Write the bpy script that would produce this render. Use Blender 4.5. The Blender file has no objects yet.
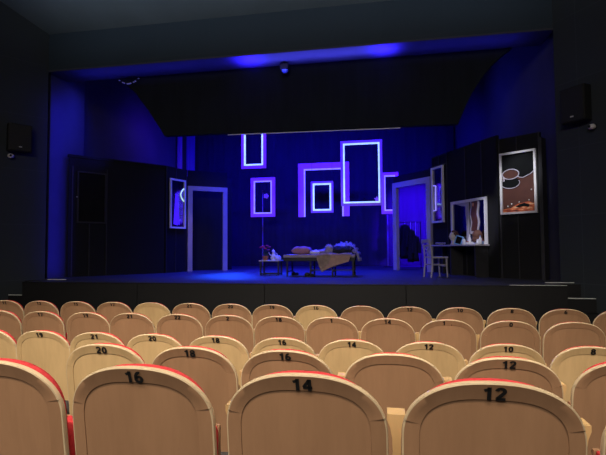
import bpy, bmesh, math, random
from math import sin, cos, pi, radians
from mathutils import Vector, Matrix, Euler

random.seed(7)
scene = bpy.context.scene
COL = scene.collection

# ------------------------------------------------------------------ materials
def srgb(r, g, b):
    def f(c):
        c /= 255.0
        return c / 12.92 if c <= 0.04045 else ((c + 0.055) / 1.055) ** 2.4
    return (f(r), f(g), f(b))

def new_mat(name):
    m = bpy.data.materials.new(name)
    m.use_nodes = True
    return m, m.node_tree, m.node_tree.nodes['Principled BSDF']

def noise_mat(name, c, rough=0.6, var=0.12, scale=8.0, stretch=(1, 1, 1), bump=0.0, metal=0.0, spec=0.4, sheen=0.0):
    m, nt, p = new_mat(name)
    N, L = nt.nodes, nt.links
    tc = N.new('ShaderNodeTexCoord')
    mp = N.new('ShaderNodeMapping'); mp.inputs['Scale'].default_value = stretch
    L.new(tc.outputs['Object'], mp.inputs['Vector'])
    nz = N.new('ShaderNodeTexNoise'); nz.inputs['Scale'].default_value = scale; nz.inputs['Detail'].default_value = 4
    L.new(mp.outputs['Vector'], nz.inputs['Vector'])
    cr = N.new('ShaderNodeValToRGB')
    cr.color_ramp.elements[0].position = 0.3; cr.color_ramp.elements[1].position = 0.7
    cr.color_ramp.elements[0].color = tuple(v * (1 - var) for v in c) + (1,)
    cr.color_ramp.elements[1].color = tuple(min(1, v * (1 + var)) for v in c) + (1,)
    L.new(nz.outputs['Fac'], cr.inputs['Fac'])
    L.new(cr.outputs['Color'], p.inputs['Base Color'])
    p.inputs['Roughness'].default_value = rough
    p.inputs['Metallic'].default_value = metal
    p.inputs['Specular IOR Level'].default_value = spec
    if sheen: p.inputs['Sheen Weight'].default_value = sheen
    if bump:
        b = N.new('ShaderNodeBump'); b.inputs['Strength'].default_value = bump; b.inputs['Distance'].default_value = 0.01
        L.new(nz.outputs['Fac'], b.inputs['Height']); L.new(b.outputs['Normal'], p.inputs['Normal'])
    return m

def wood_mat(name, c, var=0.1, rough=0.42):
    m, nt, p = new_mat(name)
    N, L = nt.nodes, nt.links
    tc = N.new('ShaderNodeTexCoord')
    oi = N.new('ShaderNodeObjectInfo')
    add = N.new('ShaderNodeVectorMath'); add.operation = 'ADD'
    cmb = N.new('ShaderNodeCombineXYZ')
    ml = N.new('ShaderNodeMath'); ml.operation = 'MULTIPLY'; ml.inputs[1].default_value = 37.0
    L.new(oi.outputs['Random'], ml.inputs[0])
    for k in range(3): L.new(ml.outputs[0], cmb.inputs[k])
    L.new(tc.outputs['Object'], add.inputs[0]); L.new(cmb.outputs[0], add.inputs[1])
    mp = N.new('ShaderNodeMapping'); mp.inputs['Scale'].default_value = (22, 22, 1.6)
    L.new(add.outputs[0], mp.inputs['Vector'])
    nz = N.new('ShaderNodeTexNoise'); nz.inputs['Scale'].default_value = 1.6; nz.inputs['Detail'].default_value = 6
    nz.inputs['Roughness'].default_value = 0.62
    L.new(mp.outputs[0], nz.inputs['Vector'])
    mp2 = N.new('ShaderNodeMapping'); mp2.inputs['Scale'].default_value = (5, 5, 1.2)
    L.new(add.outputs[0], mp2.inputs['Vector'])
    n2 = N.new('ShaderNodeTexNoise'); n2.inputs['Scale'].default_value = 1.2
    L.new(mp2.outputs[0], n2.inputs['Vector'])
    mix = N.new('ShaderNodeMath'); mix.operation = 'ADD'
    L.new(nz.outputs['Fac'], mix.inputs[0]); L.new(n2.outputs['Fac'], mix.inputs[1])
    hf = N.new('ShaderNodeMath'); hf.operation = 'MULTIPLY'; hf.inputs[1].default_value = 0.5
    L.new(mix.outputs[0], hf.inputs[0])
    cr = N.new('ShaderNodeValToRGB')
    cr.color_ramp.elements[0].position = 0.33; cr.color_ramp.elements[1].position = 0.67
    cr.color_ramp.elements[0].color = (c[0] * (1 - var), c[1] * (1 - var * 1.15), c[2] * (1 - var * 1.3), 1)
    cr.color_ramp.elements[1].color = (c[0] * (1 + var), c[1] * (1 + var), c[2] * (1 + var), 1)
    L.new(hf.outputs[0], cr.inputs['Fac'])
    hsv = N.new('ShaderNodeHueSaturation')
    mr = N.new('ShaderNodeMapRange'); mr.inputs['To Min'].default_value = 0.93; mr.inputs['To Max'].default_value = 1.07
    L.new(oi.outputs['Random'], mr.inputs['Value'])
    L.new(mr.outputs[0], hsv.inputs['Value'])
    L.new(cr.outputs['Color'], hsv.inputs['Color'])
    L.new(hsv.outputs['Color'], p.inputs['Base Color'])
    p.inputs['Roughness'].default_value = rough
    p.inputs['Specular IOR Level'].default_value = 0.35
    return m

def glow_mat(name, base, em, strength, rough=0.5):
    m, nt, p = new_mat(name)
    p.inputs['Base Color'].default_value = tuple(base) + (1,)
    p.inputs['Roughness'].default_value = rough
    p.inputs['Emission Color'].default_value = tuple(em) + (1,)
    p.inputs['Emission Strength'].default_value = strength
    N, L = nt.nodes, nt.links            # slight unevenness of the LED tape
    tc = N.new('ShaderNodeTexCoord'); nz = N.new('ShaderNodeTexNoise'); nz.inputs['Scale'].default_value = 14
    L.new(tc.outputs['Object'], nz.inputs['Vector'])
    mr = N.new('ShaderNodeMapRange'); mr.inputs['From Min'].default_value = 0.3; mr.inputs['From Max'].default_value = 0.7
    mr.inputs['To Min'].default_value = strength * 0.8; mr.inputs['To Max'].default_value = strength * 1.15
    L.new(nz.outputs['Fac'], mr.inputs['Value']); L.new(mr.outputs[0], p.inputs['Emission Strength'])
    return m

def panel_mat(name, c, joint, w=1.2, h=1.2, off=(0, 0), rough=0.75):
    """dark acoustic wall boards with thin joints, laid out on local x / z"""
    m, nt, p = new_mat(name)
    N, L = nt.nodes, nt.links
    tc = N.new('ShaderNodeTexCoord'); sp = N.new('ShaderNodeSeparateXYZ'); cb = N.new('ShaderNodeCombineXYZ')
    L.new(tc.outputs['Object'], sp.inputs[0])
    for k, (src, o) in enumerate((('X', off[0]), ('Z', off[1]))):
        a = N.new('ShaderNodeMath'); a.operation = 'ADD'; a.inputs[1].default_value = o
        L.new(sp.outputs[src], a.inputs[0]); L.new(a.outputs[0], cb.inputs[k])
    br = N.new('ShaderNodeTexBrick')
    br.offset = 0.0
    br.inputs['Scale'].default_value = 1.0
    br.inputs['Brick Width'].default_value = w; br.inputs['Row Height'].default_value = h
    br.inputs['Mortar Size'].default_value = 0.006; br.inputs['Mortar Smooth'].default_value = 0.3
    br.inputs['Color1'].default_value = tuple(c) + (1,)
    br.inputs['Color2'].default_value = tuple(v * 1.08 for v in c) + (1,)
    br.inputs['Mortar'].default_value = tuple(joint) + (1,)
    L.new(cb.outputs[0], br.inputs['Vector'])
    L.new(br.outputs['Color'], p.inputs['Base Color'])
    p.inputs['Roughness'].default_value = rough
    p.inputs['Specular IOR Level'].default_value = 0.25
    return m

M = {}
M['wood'] = wood_mat('beech_wood', (0.335, 0.187, 0.101))
M['wood_pale'] = wood_mat('pale_beech_wood', (0.565, 0.385, 0.188))
M['edge'] = wood_mat('plywood_edge', (0.58, 0.45, 0.28), 0.06, 0.38)
M['arm_wood'] = wood_mat('armrest_wood', (0.55, 0.36, 0.16), 0.08, 0.35)
M['red'] = noise_mat('red_upholstery', (0.60, 0.05, 0.055), 0.9, 0.1, 60, spec=0.15)
M['ink'] = noise_mat('black_numeral', (0.010, 0.010, 0.011), 0.5, 0.2, 40)
M['white_metal'] = noise_mat('white_painted_steel', (0.62, 0.58, 0.53), 0.45, 0.04)
M['wall'] = panel_mat('dark_wall_boards', (0.030, 0.044, 0.062), (0.038, 0.052, 0.070), 1.2, 1.2, (0.0, 0.25))  # bluish light and haze mixed into the board colour
M['wall_side'] = panel_mat('dark_side_wall_boards', (0.034, 0.041, 0.048), (0.052, 0.060, 0.068), 1.2, 1.2, (-0.43, 0.25))
M['ceil'] = noise_mat('grey_ceiling', (0.06, 0.072, 0.082), 0.9, 0.08, 1.5)
M['hall_floor'] = noise_mat('dark_hall_floor', (0.05, 0.045, 0.045), 0.7, 0.2, 5)
M['apron'] = noise_mat('stage_front_board', (0.0075, 0.0073, 0.0085), 0.6, 0.12, 2)
M['stage_floor'] = noise_mat('stage_floor_lino', (0.042, 0.044, 0.06), 0.5, 0.22, 2.2, bump=0.05)
M['reveal'] = noise_mat('proscenium_lining', (0.055, 0.055, 0.075), 0.7, 0.1, 2)
M['stage_wall'] = noise_mat('stage_wall_paint', (0.055, 0.055, 0.07), 0.85, 0.12, 1.2)
M['backcloth'] = noise_mat('black_backcloth', (0.036, 0.034, 0.042), 0.95, 0.15, 1.2, (6, 1, 0.4))
M['border'] = noise_mat('black_border_cloth', (0.0075, 0.0105, 0.016), 0.95, 0.2, 2, (4, 1, 0.5))
M['flat'] = noise_mat('black_flat_paint', (0.0045, 0.0045, 0.0055), 0.85, 0.2, 2.0)
M['flat_trim'] = noise_mat('dark_grey_batten', (0.026, 0.0255, 0.03), 0.6, 0.15, 5)
M['flat_pane'] = noise_mat('dim_panel', (0.010, 0.0095, 0.0095), 0.9, 0.2, 3, spec=.1)
M['black'] = noise_mat('black_metal', (0.008, 0.008, 0.009), 0.5, 0.2, 10)
M['lilac'] = noise_mat('reflection_pale_lilac', (0.42, 0.39, 0.45), 0.55, 0.06, 6)
M['silver'] = noise_mat('silver_frame_paint', (0.8, 0.79, 0.82), 0.45, 0.06, 6)
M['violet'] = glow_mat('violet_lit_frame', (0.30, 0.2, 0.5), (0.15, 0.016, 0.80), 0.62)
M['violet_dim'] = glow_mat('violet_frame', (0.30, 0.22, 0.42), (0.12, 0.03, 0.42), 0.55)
M['led_white'] = glow_mat('led_strip_white', (0.8, 0.9, 0.9), (0.50, 0.85, 0.66), 1.0)
M['led_blue'] = glow_mat('led_strip_lavender', (0.7, 0.7, 0.9), (0.26, 0.22, 1.0), 1.0)
M['mirror'] = noise_mat('dark_mirror', (0.28, 0.28, 0.30), 0.06, 0.03, 3, bump=0.15, metal=1.0)
M['mattress'] = noise_mat('mattress_cotton', (0.30, 0.25, 0.32), 0.9, 0.1, 20, bump=0.2)
M['pink'] = noise_mat('dusty_pink_cotton', (0.36, 0.17, 0.21), 0.9, 0.12, 14, bump=0.2)
M['beige'] = noise_mat('beige_wool', (0.46, 0.35, 0.27), 0.95, 0.14, 18, bump=0.3)
M['fold'] = noise_mat('beige_wool_reverse', (0.34, 0.215, 0.185), 0.95, 0.14, 18, bump=0.3)
M['fur'] = noise_mat('grey_fur', (0.34, 0.31, 0.42), 0.95, 0.2, 30)
M['navy'] = noise_mat('dark_navy_blanket', (0.015, 0.016, 0.035), 0.95, 0.2, 14, bump=0.3)
M['terracotta'] = noise_mat('terracotta', (0.42, 0.15, 0.07), 0.8, 0.12, 12)
M['petal'] = noise_mat('red_petal', (0.5, 0.02, 0.05), 0.7, 0.2, 20)
M['green'] = noise_mat('dark_leaf', (0.03, 0.07, 0.03), 0.6, 0.2, 15)
M['white'] = noise_mat('white_gloss', (0.72, 0.72, 0.76), 0.35, 0.05, 10)
M['cloth_white'] = noise_mat('white_linen', (0.6, 0.58, 0.68), 0.9, 0.1, 20, bump=0.2)
M['table_top'] = noise_mat('grey_table_top', (0.5, 0.47, 0.46), 0.5, 0.06, 8)
M['skin'] = noise_mat('mannequin_foam', (0.72, 0.66, 0.52), 0.7, 0.05, 8)
M['hair'] = noise_mat('brown_hair', (0.12, 0.05, 0.035), 0.7, 0.35, 12, (14, 14, 2), bump=0.5)
M['blue_plastic'] = noise_mat('light_blue_plastic', (0.16, 0.42, 0.80), 0.4, 0.05, 8)
M['blue_liquid'] = noise_mat('blue_bottle', (0.22, 0.32, 0.60), 0.3, 0.06, 8)
M['red_cap'] = noise_mat('red_cap', (0.5, 0.08, 0.06), 0.4, 0.06, 8)
M['coat'] = noise_mat('dark_coat_cloth', (0.006, 0.006, 0.009), 0.95, 0.3, 8)
M['speaker'] = noise_mat('speaker_case', (0.013, 0.013, 0.0125), 0.7, 0.1, 10)
M['grille'] = noise_mat('speaker_grille', (0.02, 0.0195, 0.018), 0.6, 0.3, 90)
M['badge'] = noise_mat('grey_badge', (0.55, 0.55, 0.5), 0.4, 0.05, 10)
M['dome'] = noise_mat('white_camera_body', (0.75, 0.7, 0.68), 0.4, 0.04, 10)
M['nosing'] = noise_mat('pale_step_nosing', (0.8, 0.8, 0.78), 0.4, 0.06, 10)
M['drape'] = noise_mat('violet_drape', (0.30, 0.22, 0.42), 0.9, 0.25, 1.0, (16, 16, 0.6))
M['pink_drape'] = noise_mat('pink_drape', (0.7, 0.42, 0.60), 0.9, 0.2, 1.0, (16, 16, 0.6))
M['refl_brown'] = noise_mat('reflection_brown', (0.085, 0.030, 0.023), 0.5, 0.12, 5)  # reflection colour painted onto the mirrors
M['refl_dark'] = noise_mat('reflection_charcoal', (0.005, 0.006, 0.007), 0.85, 0.3, 6, spec=.15)
M['chair_paint'] = noise_mat('pale_chair_paint', (0.36, 0.34, 0.38), 0.5, 0.06, 8)
M['pole'] = noise_mat('dim_violet_pole', (0.16, 0.10, 0.24), 0.5, 0.1, 6)
M['refl_line'] = noise_mat('reflection_pale_line', (0.50, 0.46, 0.58), 0.5, 0.1, 8)
M['refl_blue'] = glow_mat('blue_neon_reflection', (0.1, 0.05, 0.6), (0.05, 0.01, 0.9), 1.0)  # reflected neon, modelled as its own glow

def refl_orange():
    m, nt, p = new_mat('reflection_orange_marks')
    N, L = nt.nodes, nt.links
    tc = N.new('ShaderNodeTexCoord'); mp = N.new('ShaderNodeMapping'); mp.inputs['Scale'].default_value = (7, 7, 20)
    L.new(tc.outputs['Object'], mp.inputs[0])
    nz = N.new('ShaderNodeTexNoise'); nz.inputs['Scale'].default_value = 1.0; nz.inputs['Detail'].default_value = 3
    L.new(mp.outputs[0], nz.inputs['Vector'])
    cr = N.new('ShaderNodeValToRGB'); e = cr.color_ramp.elements
    e[0].position = 0.30; e[0].color = (0.06, 0.02, 0.015, 1)
    e[1].position = 0.66; e[1].color = (0.72, 0.5, 0.3, 1)
    a = e.new(0.44); a.color = (0.38, 0.07, 0.035, 1)
    b = e.new(0.56); b.color = (0.66, 0.17, 0.06, 1)
    L.new(nz.outputs['Fac'], cr.inputs[0]); L.new(cr.outputs[0], p.inputs['Base Color'])
    p.inputs['Roughness'].default_value = 0.5
    return m
M['refl_orange'] = refl_orange()  # orange patches of the painted mirror reflections

# ------------------------------------------------------------------ mesh helpers
def obj(name, bm, mats, parent=None, smooth=False, recalc=True):
    if recalc: bmesh.ops.recalc_face_normals(bm, faces=bm.faces[:])
    me = bpy.data.meshes.new(name)
    bm.to_mesh(me); bm.free()
    for m in (mats if isinstance(mats, (list, tuple)) else [mats]):
        me.materials.append(M[m] if isinstance(m, str) else m)
    if smooth:
        me.polygons.foreach_set('use_smooth', [True] * len(me.polygons))
        if smooth != 'all':
            try: me.set_sharp_from_angle(angle=radians(38))
            except Exception: pass
    o = bpy.data.objects.new(name, me)
    COL.objects.link(o)
    if parent: o.parent = parent
    return o

def tag(o, label, cat, group=None, kind=None):
    o['label'] = label; o['category'] = cat
    if group: o['group'] = group
    if kind: o['kind'] = kind
    return o

def thing(name, label, cat, loc=(0, 0, 0), rz=0.0, group=None):
    o = bpy.data.objects.new(name, None)
    o.empty_display_size = 0.1
    o.location = loc; o.rotation_euler = (0, 0, rz)
    COL.objects.link(o)
    return tag(o, label, cat, group)

def struct(name, bm, mat, parent=None, **k):
    o = obj(name, bm, mat, parent, **k)
    if not parent: o['kind'] = 'structure'
    return o

def BM(): return bmesh.new()

def box(bm, x0, x1, y0, y1, z0, z1, bev=0.0, mi=0):
    r = bmesh.ops.create_cube(bm, size=1.0)
    for v in r['verts']:
        v.co = Vector((x0 + (v.co.x + .5) * (x1 - x0), y0 + (v.co.y + .5) * (y1 - y0), z0 + (v.co.z + .5) * (z1 - z0)))
    fs = {f for v in r['verts'] for f in v.link_faces}
    for f in fs: f.material_index = mi
    if bev > 0:
        es = list({e for v in r['verts'] for e in v.link_edges})
        bmesh.ops.bevel(bm, geom=es, offset=bev, segments=2, profile=0.6, affect='EDGES')
    return bm

def prism(bm, pts, y0, y1, mi=0):
    """polygon in x/z extruded along y"""
    a = [bm.verts.new((x, y0, z)) for x, z in pts]; b = [bm.verts.new((x, y1, z)) for x, z in pts]
    fs = [bm.faces.new(a), bm.faces.new(b[::-1])]
    n = len(pts)
    for i in range(n): fs.append(bm.faces.new((a[i], b[i], b[(i + 1) % n], a[(i + 1) % n])))
    for f in fs: f.material_index = mi
    return bm

def prism_z(bm, pts, z0, z1, mi=0):
    a = [bm.verts.new((x, y, z0)) for x, y in pts]; b = [bm.verts.new((x, y, z1)) for x, y in pts]
    fs = [bm.faces.new(a), bm.faces.new(b[::-1])]
    n = len(pts)
    for i in range(n): fs.append(bm.faces.new((a[i], b[i], b[(i + 1) % n], a[(i + 1) % n])))
    for f in fs: f.material_index = mi
    return bm

def prism_x(bm, pts, x0, x1, mi=0):
    a = [bm.verts.new((x0, y, z)) for y, z in pts]; b = [bm.verts.new((x1, y, z)) for y, z in pts]
    fs = [bm.faces.new(a), bm.faces.new(b[::-1])]
    n = len(pts)
    for i in range(n): fs.append(bm.faces.new((a[i], b[i], b[(i + 1) % n], a[(i + 1) % n])))
    for f in fs: f.material_index = mi
    return bm

def tube(bm, pts, r, seg=8, closed=False, mi=0):
    pts = [Vector(p) for p in pts]; n = len(pts); rings = []
    rad = r if isinstance(r, (list, tuple)) else [r] * n
    for i in range(n):
        a = pts[(i - 1) % n] if (closed or i > 0) else pts[i]
        b = pts[(i + 1) % n] if (closed or i < n - 1) else pts[i]
        t = (b - a).normalized()
        ref = Vector((0, 0, 1)) if abs(t.z) < 0.9 else Vector((0, 1, 0))
        u = t.cross(ref).normalized(); w = t.cross(u)
        rings.append([bm.verts.new(pts[i] + (u * cos(2 * pi * k / seg) + w * sin(2 * pi * k / seg)) * rad[i]) for k in range(seg)])
    m = n if closed else n - 1
    for i in range(m):
        A, B = rings[i], rings[(i + 1) % n]
        for k in range(seg):
            bm.faces.new((A[k], A[(k + 1) % seg], B[(k + 1) % seg], B[k])).material_index = mi
    if not closed:
        bm.faces.new(rings[0]).material_index = mi; bm.faces.new(rings[-1][::-1]).material_index = mi
    return bm

def lathe(bm, prof, c=(0, 0, 0), seg=16, mi=0, sx=1.0, sy=1.0):
    rings = []
    for r, z in prof:
        rings.append([bm.verts.new((c[0] + sx * r * cos(2 * pi * k / seg), c[1] + sy * r * sin(2 * pi * k / seg), c[2] + z)) for k in range(seg)])
    for A, B in zip(rings, rings[1:]):
        for k in range(seg): bm.faces.new((A[k], A[(k + 1) % seg], B[(k + 1) % seg], B[k])).material_index = mi
    bm.faces.new(rings[0]).material_index = mi; bm.faces.new(rings[-1][::-1]).material_index = mi
    return bm

def blob(bm, c, r, sub=3, noise=0.0, seed=0, mi=0):
    """rounded lump with radii r, gently uneven"""
    rr = bmesh.ops.create_icosphere(bm, subdivisions=sub, radius=1.0)
    rnd = random.Random(seed); ph = [rnd.uniform(0, 6.28) for _ in range(9)]
    for v in rr['verts']:
        d = v.co.normalized()
        k = 1 + noise * (sin(5 * d.x + ph[0]) * sin(4 * d.y + ph[1]) + 0.6 * sin(9 * d.z + ph[2]) * sin(8 * d.x + ph[3]))
        v.co = Vector((c[0] + d.x * r[0] * k, c[1] + d.y * r[1] * k, c[2] + d.z * r[2] * k))
    for f in {f for v in rr['verts'] for f in v.link_faces}: f.material_index = mi
    return bm

def pillow_bm(bm, c, sx, sy, sz, n=16, p=2.6):
    """pillow lying flat, pinched to its seams"""
    top, bot = {}, {}
    for i in range(n + 1):
        for j in range(n + 1):
            u, v = 2 * i / n - 1, 2 * j / n - 1
            h = ((1 - abs(u) ** p) * (1 - abs(v) ** p)) ** 0.5
            k = 1 - 0.06 * (1 - abs(u)) * abs(v) - 0.06 * (1 - abs(v)) * abs(u)
            x, y = c[0] + u * sx * k, c[1] + v * sy * k
            top[i, j] = bm.verts.new((x, y, c[2] + h * sz + 0.006 * sin(7 * u + 3 * v)))
            bot[i, j] = top[i, j] if h == 0 else bm.verts.new((x, y, c[2] - h * sz))
    for i in range(n):
        for j in range(n):
            for g in (top, bot):
                vs = []
                for q in ((i, j), (i + 1, j), (i + 1, j + 1), (i, j + 1)):
                    if g[q] not in vs: vs.append(g[q])
                try: bm.faces.new(vs)
                except ValueError: pass
    return bm

def rect_frame(bm, x0, x1, z0, z1, w, y0, y1, mi=0, bottom=True):
    """mitred rectangular picture-frame moulding"""
    if bottom:
        O = [(x0, z0), (x1, z0), (x1, z1), (x0, z1)]; I = [(x0 + w, z0 + w), (x1 - w, z0 + w), (x1 - w, z1 - w), (x0 + w, z1 - w)]
        rng = range(4)
    else:
        O = [(x1, z0), (x1, z1), (x0, z1), (x0, z0)]; I = [(x1 - w, z0), (x1 - w, z1 - w), (x0 + w, z1 - w), (x0 + w, z0)]
        rng = range(3)
    for i in rng:
        j = (i + 1) % 4
        prism(bm, [O[i], O[j], I[j], I[i]], y0, y1, mi)
    return bm

# ------------------------------------------------------------------ camera
cam = bpy.data.cameras.new('camera'); cam.sensor_width = 36.0; cam.lens = 36.0 * 455.0 / 606.0
cam.clip_start = 0.05; cam.clip_end = 100
co = bpy.data.objects.new('camera', cam); COL.objects.link(co)
co.matrix_world = Matrix.Translation((0, 0, 1.6)) @ Matrix.Rotation(radians(10.1), 4, 'Z') @ Matrix.Rotation(radians(92.58), 4, 'X') @ Matrix.Rotation(radians(-0.38), 4, 'Z')
scene.camera = co

# ------------------------------------------------------------------ the hall
ST = 0.95                                    # stage level
bm = BM(); box(bm, -17, 13, -5, 8.9, -0.2, 0.0); struct('floor', bm, 'hall_floor')
for k, (y0, y1, z) in enumerate(((1.95, 2.95, .14), (.95, 1.95, .31), (-.05, .95, .47), (-5, -.05, .63))):
    bm = BM(); box(bm, -8.5, 5.2, y0, y1, 0, z, 0.008); struct('floor_step_%d' % (k + 1), bm, 'hall_floor')

def wall_slab(name, a, b, z0, z1, th, mat):
    """wall from a to b (xy); local x runs along it, local y away from the room"""
    a = Vector(a); b = Vector(b); L = (b - a).length
    bm = BM(); box(bm, 0, L, 0, th, z0, z1)
    o = struct(name, bm, mat); o.location = (a.x, a.y, 0); o.rotation_euler = (0, 0, math.atan2(b.y - a.y, b.x - a.x))
    return o
LC, RC = (-7.45, 9.0), (3.15, 9.0)
DIR = (sin(radians(35)), -cos(radians(35)))
ll = 17.0
wall_slab('wall_left', (LC[0] - DIR[0] * ll, LC[1] + DIR[1] * ll), LC, 0, 9.5, 0.12, 'wall_side')
wall_slab('wall_right', RC, (RC[0] + DIR[0] * ll, RC[1] + DIR[1] * ll), 0, 9.5, 0.12, 'wall_side')
bm = BM(); box(bm, -17.5, 13.5, -5.15, -5.0, 0, 9.5); struct('wall_rear', bm, 'wall_side')
# wall over the proscenium opening
bm = BM(); box(bm, LC[0] - .05, RC[0] + .05, 9.0, 9.62, 5.67, 8.6); struct('wall_front', bm, ['wall'])
# underside lining of the opening, blue-lit
bm = BM(); box(bm, LC[0], RC[0], 8.995, 9.66, 5.63, 5.668); struct('trim_1', bm, 'reveal')
# sloped front ceiling and flat ceiling behind it
bm = BM(); prism_x(bm, [(9.0, 6.5), (7.0, 7.55), (-5.1, 7.55), (-5.1, 7.7), (7.0, 7.7), (9.0, 6.65)], -17.5, 13.5)
struct('ceiling', bm, 'ceil')

# ------------------------------------------------------------------ stage house
bm = BM(); box(bm, -10.5, 6.3, 9.0, 17.2, ST - 0.25, ST)
struct('floor_stage', bm, 'stage_floor')
bm = BM(); box(bm, -7.22, 2.94, 8.14, 9.0, ST - 0.06, ST); box(bm, -7.0, 2.7, 8.6, 9.0, 0.0, ST - 0.07)
struct('floor_apron', bm, 'stage_floor')
# front boarding with open joints
bm = BM()
xs = [-7.23, -4.70, -2.17, 0.36, 2.945]
for a, b in zip(xs, xs[1:]): box(bm, a + 0.005, b - 0.005, 8.11, 8.14, 0.0, ST - 0.012, 0.002)
box(bm, -7.235, 2.95, 8.10, 8.145, ST - 0.012, ST + 0.003, 0.002)
struct('trim_2', bm, 'apron')
# side stairs up to the stage
for sgn, x0, x1, name, lab in ((-1, -7.75, -7.24, 'side_stairs', 'black stage steps with pale nosing at the left end of the stage front'),
                               (1, 2.955, 3.45, 'side_stairs', 'black stage steps with pale nosing at the right end of the stage front')):
    t = thing(name, lab, 'stairs', ((x0 + x1) / 2, 8.2, 0), group='side stairs to the stage')
    hw = (x1 - x0) / 2
    bm = BM(); cx = (x0 + x1) / 2
    def lim(y):                                  # x of the splayed wall at depth y, less a gap
        return (min(x1, 3.15 + (9.0 - y) * .7 - .04) if sgn > 0 else max(x0, -7.45 - (9.0 - y) * .7 + .04)) - cx
    yy = [(8.66, 0.935), (8.33, 0.72 if sgn > 0 else 0.655), (8.0, 0.5 if sgn > 0 else 0.43), (7.67, 0.25)]
    for k, (y, z) in enumerate(yy):
        y2 = yy[k - 1][0] if k else 8.86
        xi = -hw if sgn > 0 else hw
        ym = (y + y2) / 2
        prism_z(bm, [(xi, y - 8.2), (lim(y), y - 8.2), (lim(ym), ym - 8.2), (lim(y2), y2 - 8.2), (xi, y2 - 8.2)], 0, z)
    obj('step_block', bm, 'apron', t)
    for k, (y, z) in enumerate(yy[:2]):
        if k == 0: continue
        off = (-0.1, 0.0) if sgn > 0 else (0.0, 0.4)
        bm = BM(); xa, xb = sorted((-hw if sgn > 0 else hw, lim(y + .045))); box(bm, xa, xb, y - 8.2, y + 0.045 - 8.2, z, z + 0.012, 0.003); obj('nosing', bm, 'nosing', t)
# stage-level edging beyond the apron
for lab, x0, x1, y in (('pale strip along the stage edge under the right mirror', 2.80, 3.27, 8.72),
                       ('thin pale strip along the right end of the stage front', 2.05, 2.94, 8.125),
                      ('pale strip along the stage edge at the far left of the opening', -7.15, -6.72, 8.72)):
    bm = BM(); box(bm, x0, x1, y, y + (0.02 if y < 8.5 else 0.04), ST + 0.0035, ST + (0.011 if y < 8.5 else 0.016), 0.002)
    tag(obj('edge_strip', bm, 'nosing'), lab, 'edging', 'pale stage edge strips')

# wing walls of the stage opening
bm = BM(); box(bm, -7.62, -7.49, 9.13, 10.32, ST, 6.4); struct('wall_wing_left', bm, 'reveal')
wall_slab('wall_stage_left', (-7.75, 10.25), (-7.5, 15.3), 0.9, 6.9, -0.1, 'stage_wall').location.z = 0
wall_slab('wall_stage_right', (2.55, 16.3), (3.3, 9.12), 0.9, 6.9, 0.1, 'stage_wall')
bm = BM(); box(bm, -9.5, 5.5, 16.35, 16.5, ST, 7.0); struct('wall_stage_back', bm, 'stage_wall')
bm = BM(); box(bm, -9.6, 5.6, 9.66, 16.5, 6.9, 7.0); struct('ceiling_stage', bm, 'border')
bm = BM(); box(bm, -9.7, -9.55, 9.1, 16.5, ST, 7.0); struct('wall_stage_side', bm, 'border')

# black backcloth: softly pleated
bm = BM(); n = 220; v0 = []; v1 = []
for i in range(n + 1):
    x = -7.2 + 9.6 * i / n; y = 16.12 + 0.018 * sin(i * 0.55) + 0.008 * sin(i * 1.37)
    v0.append(bm.verts.new((x, y, ST + 0.01))); v1.append(bm.verts.new((x, y, 6.8)))
for i in range(n): bm.faces.new((v0[i], v0[i + 1], v1[i + 1], v1[i]))
bmesh.ops.solidify(bm, geom=bm.faces[:], thickness=0.015)
tag(obj('backcloth', bm, 'backcloth', smooth='all'), 'dark pleated backcloth hanging across the rear of the stage', 'curtain')

# drooping border in front: wide at the top, curved-in sides
k9 = 0.9417
L_ = [(-6.17, 5.66), (-5.72, 5.29), (-5.34, 4.79), (-5.08, 4.40), (-4.96, 4.205)]
R_ = [(1.535, 4.13), (1.695, 4.50), (1.83, 4.77), (1.94, 4.94), (2.10, 5.17), (2.24, 5.33), (2.42, 5.49), (2.64, 5.66)]
bm = BM(); prism(bm, L_ + R_, 9.68, 9.80)
tag(obj('stage_border', bm, 'border'), 'wide black border cloth with curved sides hanging under the proscenium top', 'curtain')

# pipe with the hung frames behind the border
bm = BM(); tube(bm, [(-3.45, 9.74, 4.169), (0.37, 9.74, 4.125)], 0.013, 8)
o = tag(obj('batten_pipe', bm, 'silver', smooth=True), 'thin pale pipe just under the bottom edge of the black border', 'pipe')

# violet drapes deep in the left wing
def drape(name, x0, x1, y, z0, z1, mat, lab):
    bm = BM(); a = []; b = []; n = 24
    for i in range(n + 1):
        x = x0 + (x1 - x0) * i / n; yy = y + 0.03 * sin(i * 1.3)
        a.append(bm.verts.new((x, yy, z0))); b.append(bm.verts.new((x, yy, z1)))
    for i in range(n): bm.faces.new((a[i], a[i + 1], b[i + 1], b[i]))
    bmesh.ops.solidify(bm, geom=bm.faces[:], thickness=0.02)
    return tag(obj(name, bm, mat, smooth='all'), lab, 'curtain')
drape('wing_drape', -7.36, -7.16, 15.35, ST, 6.6, 'pink_drape', 'narrow pink lit drape deep in the left wing above the flats')
drape('wing_drape', -7.12, -6.78, 15.6, ST, 6.6, 'drape', 'violet drape beside the narrow pink drape deep in the left wing')

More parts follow.
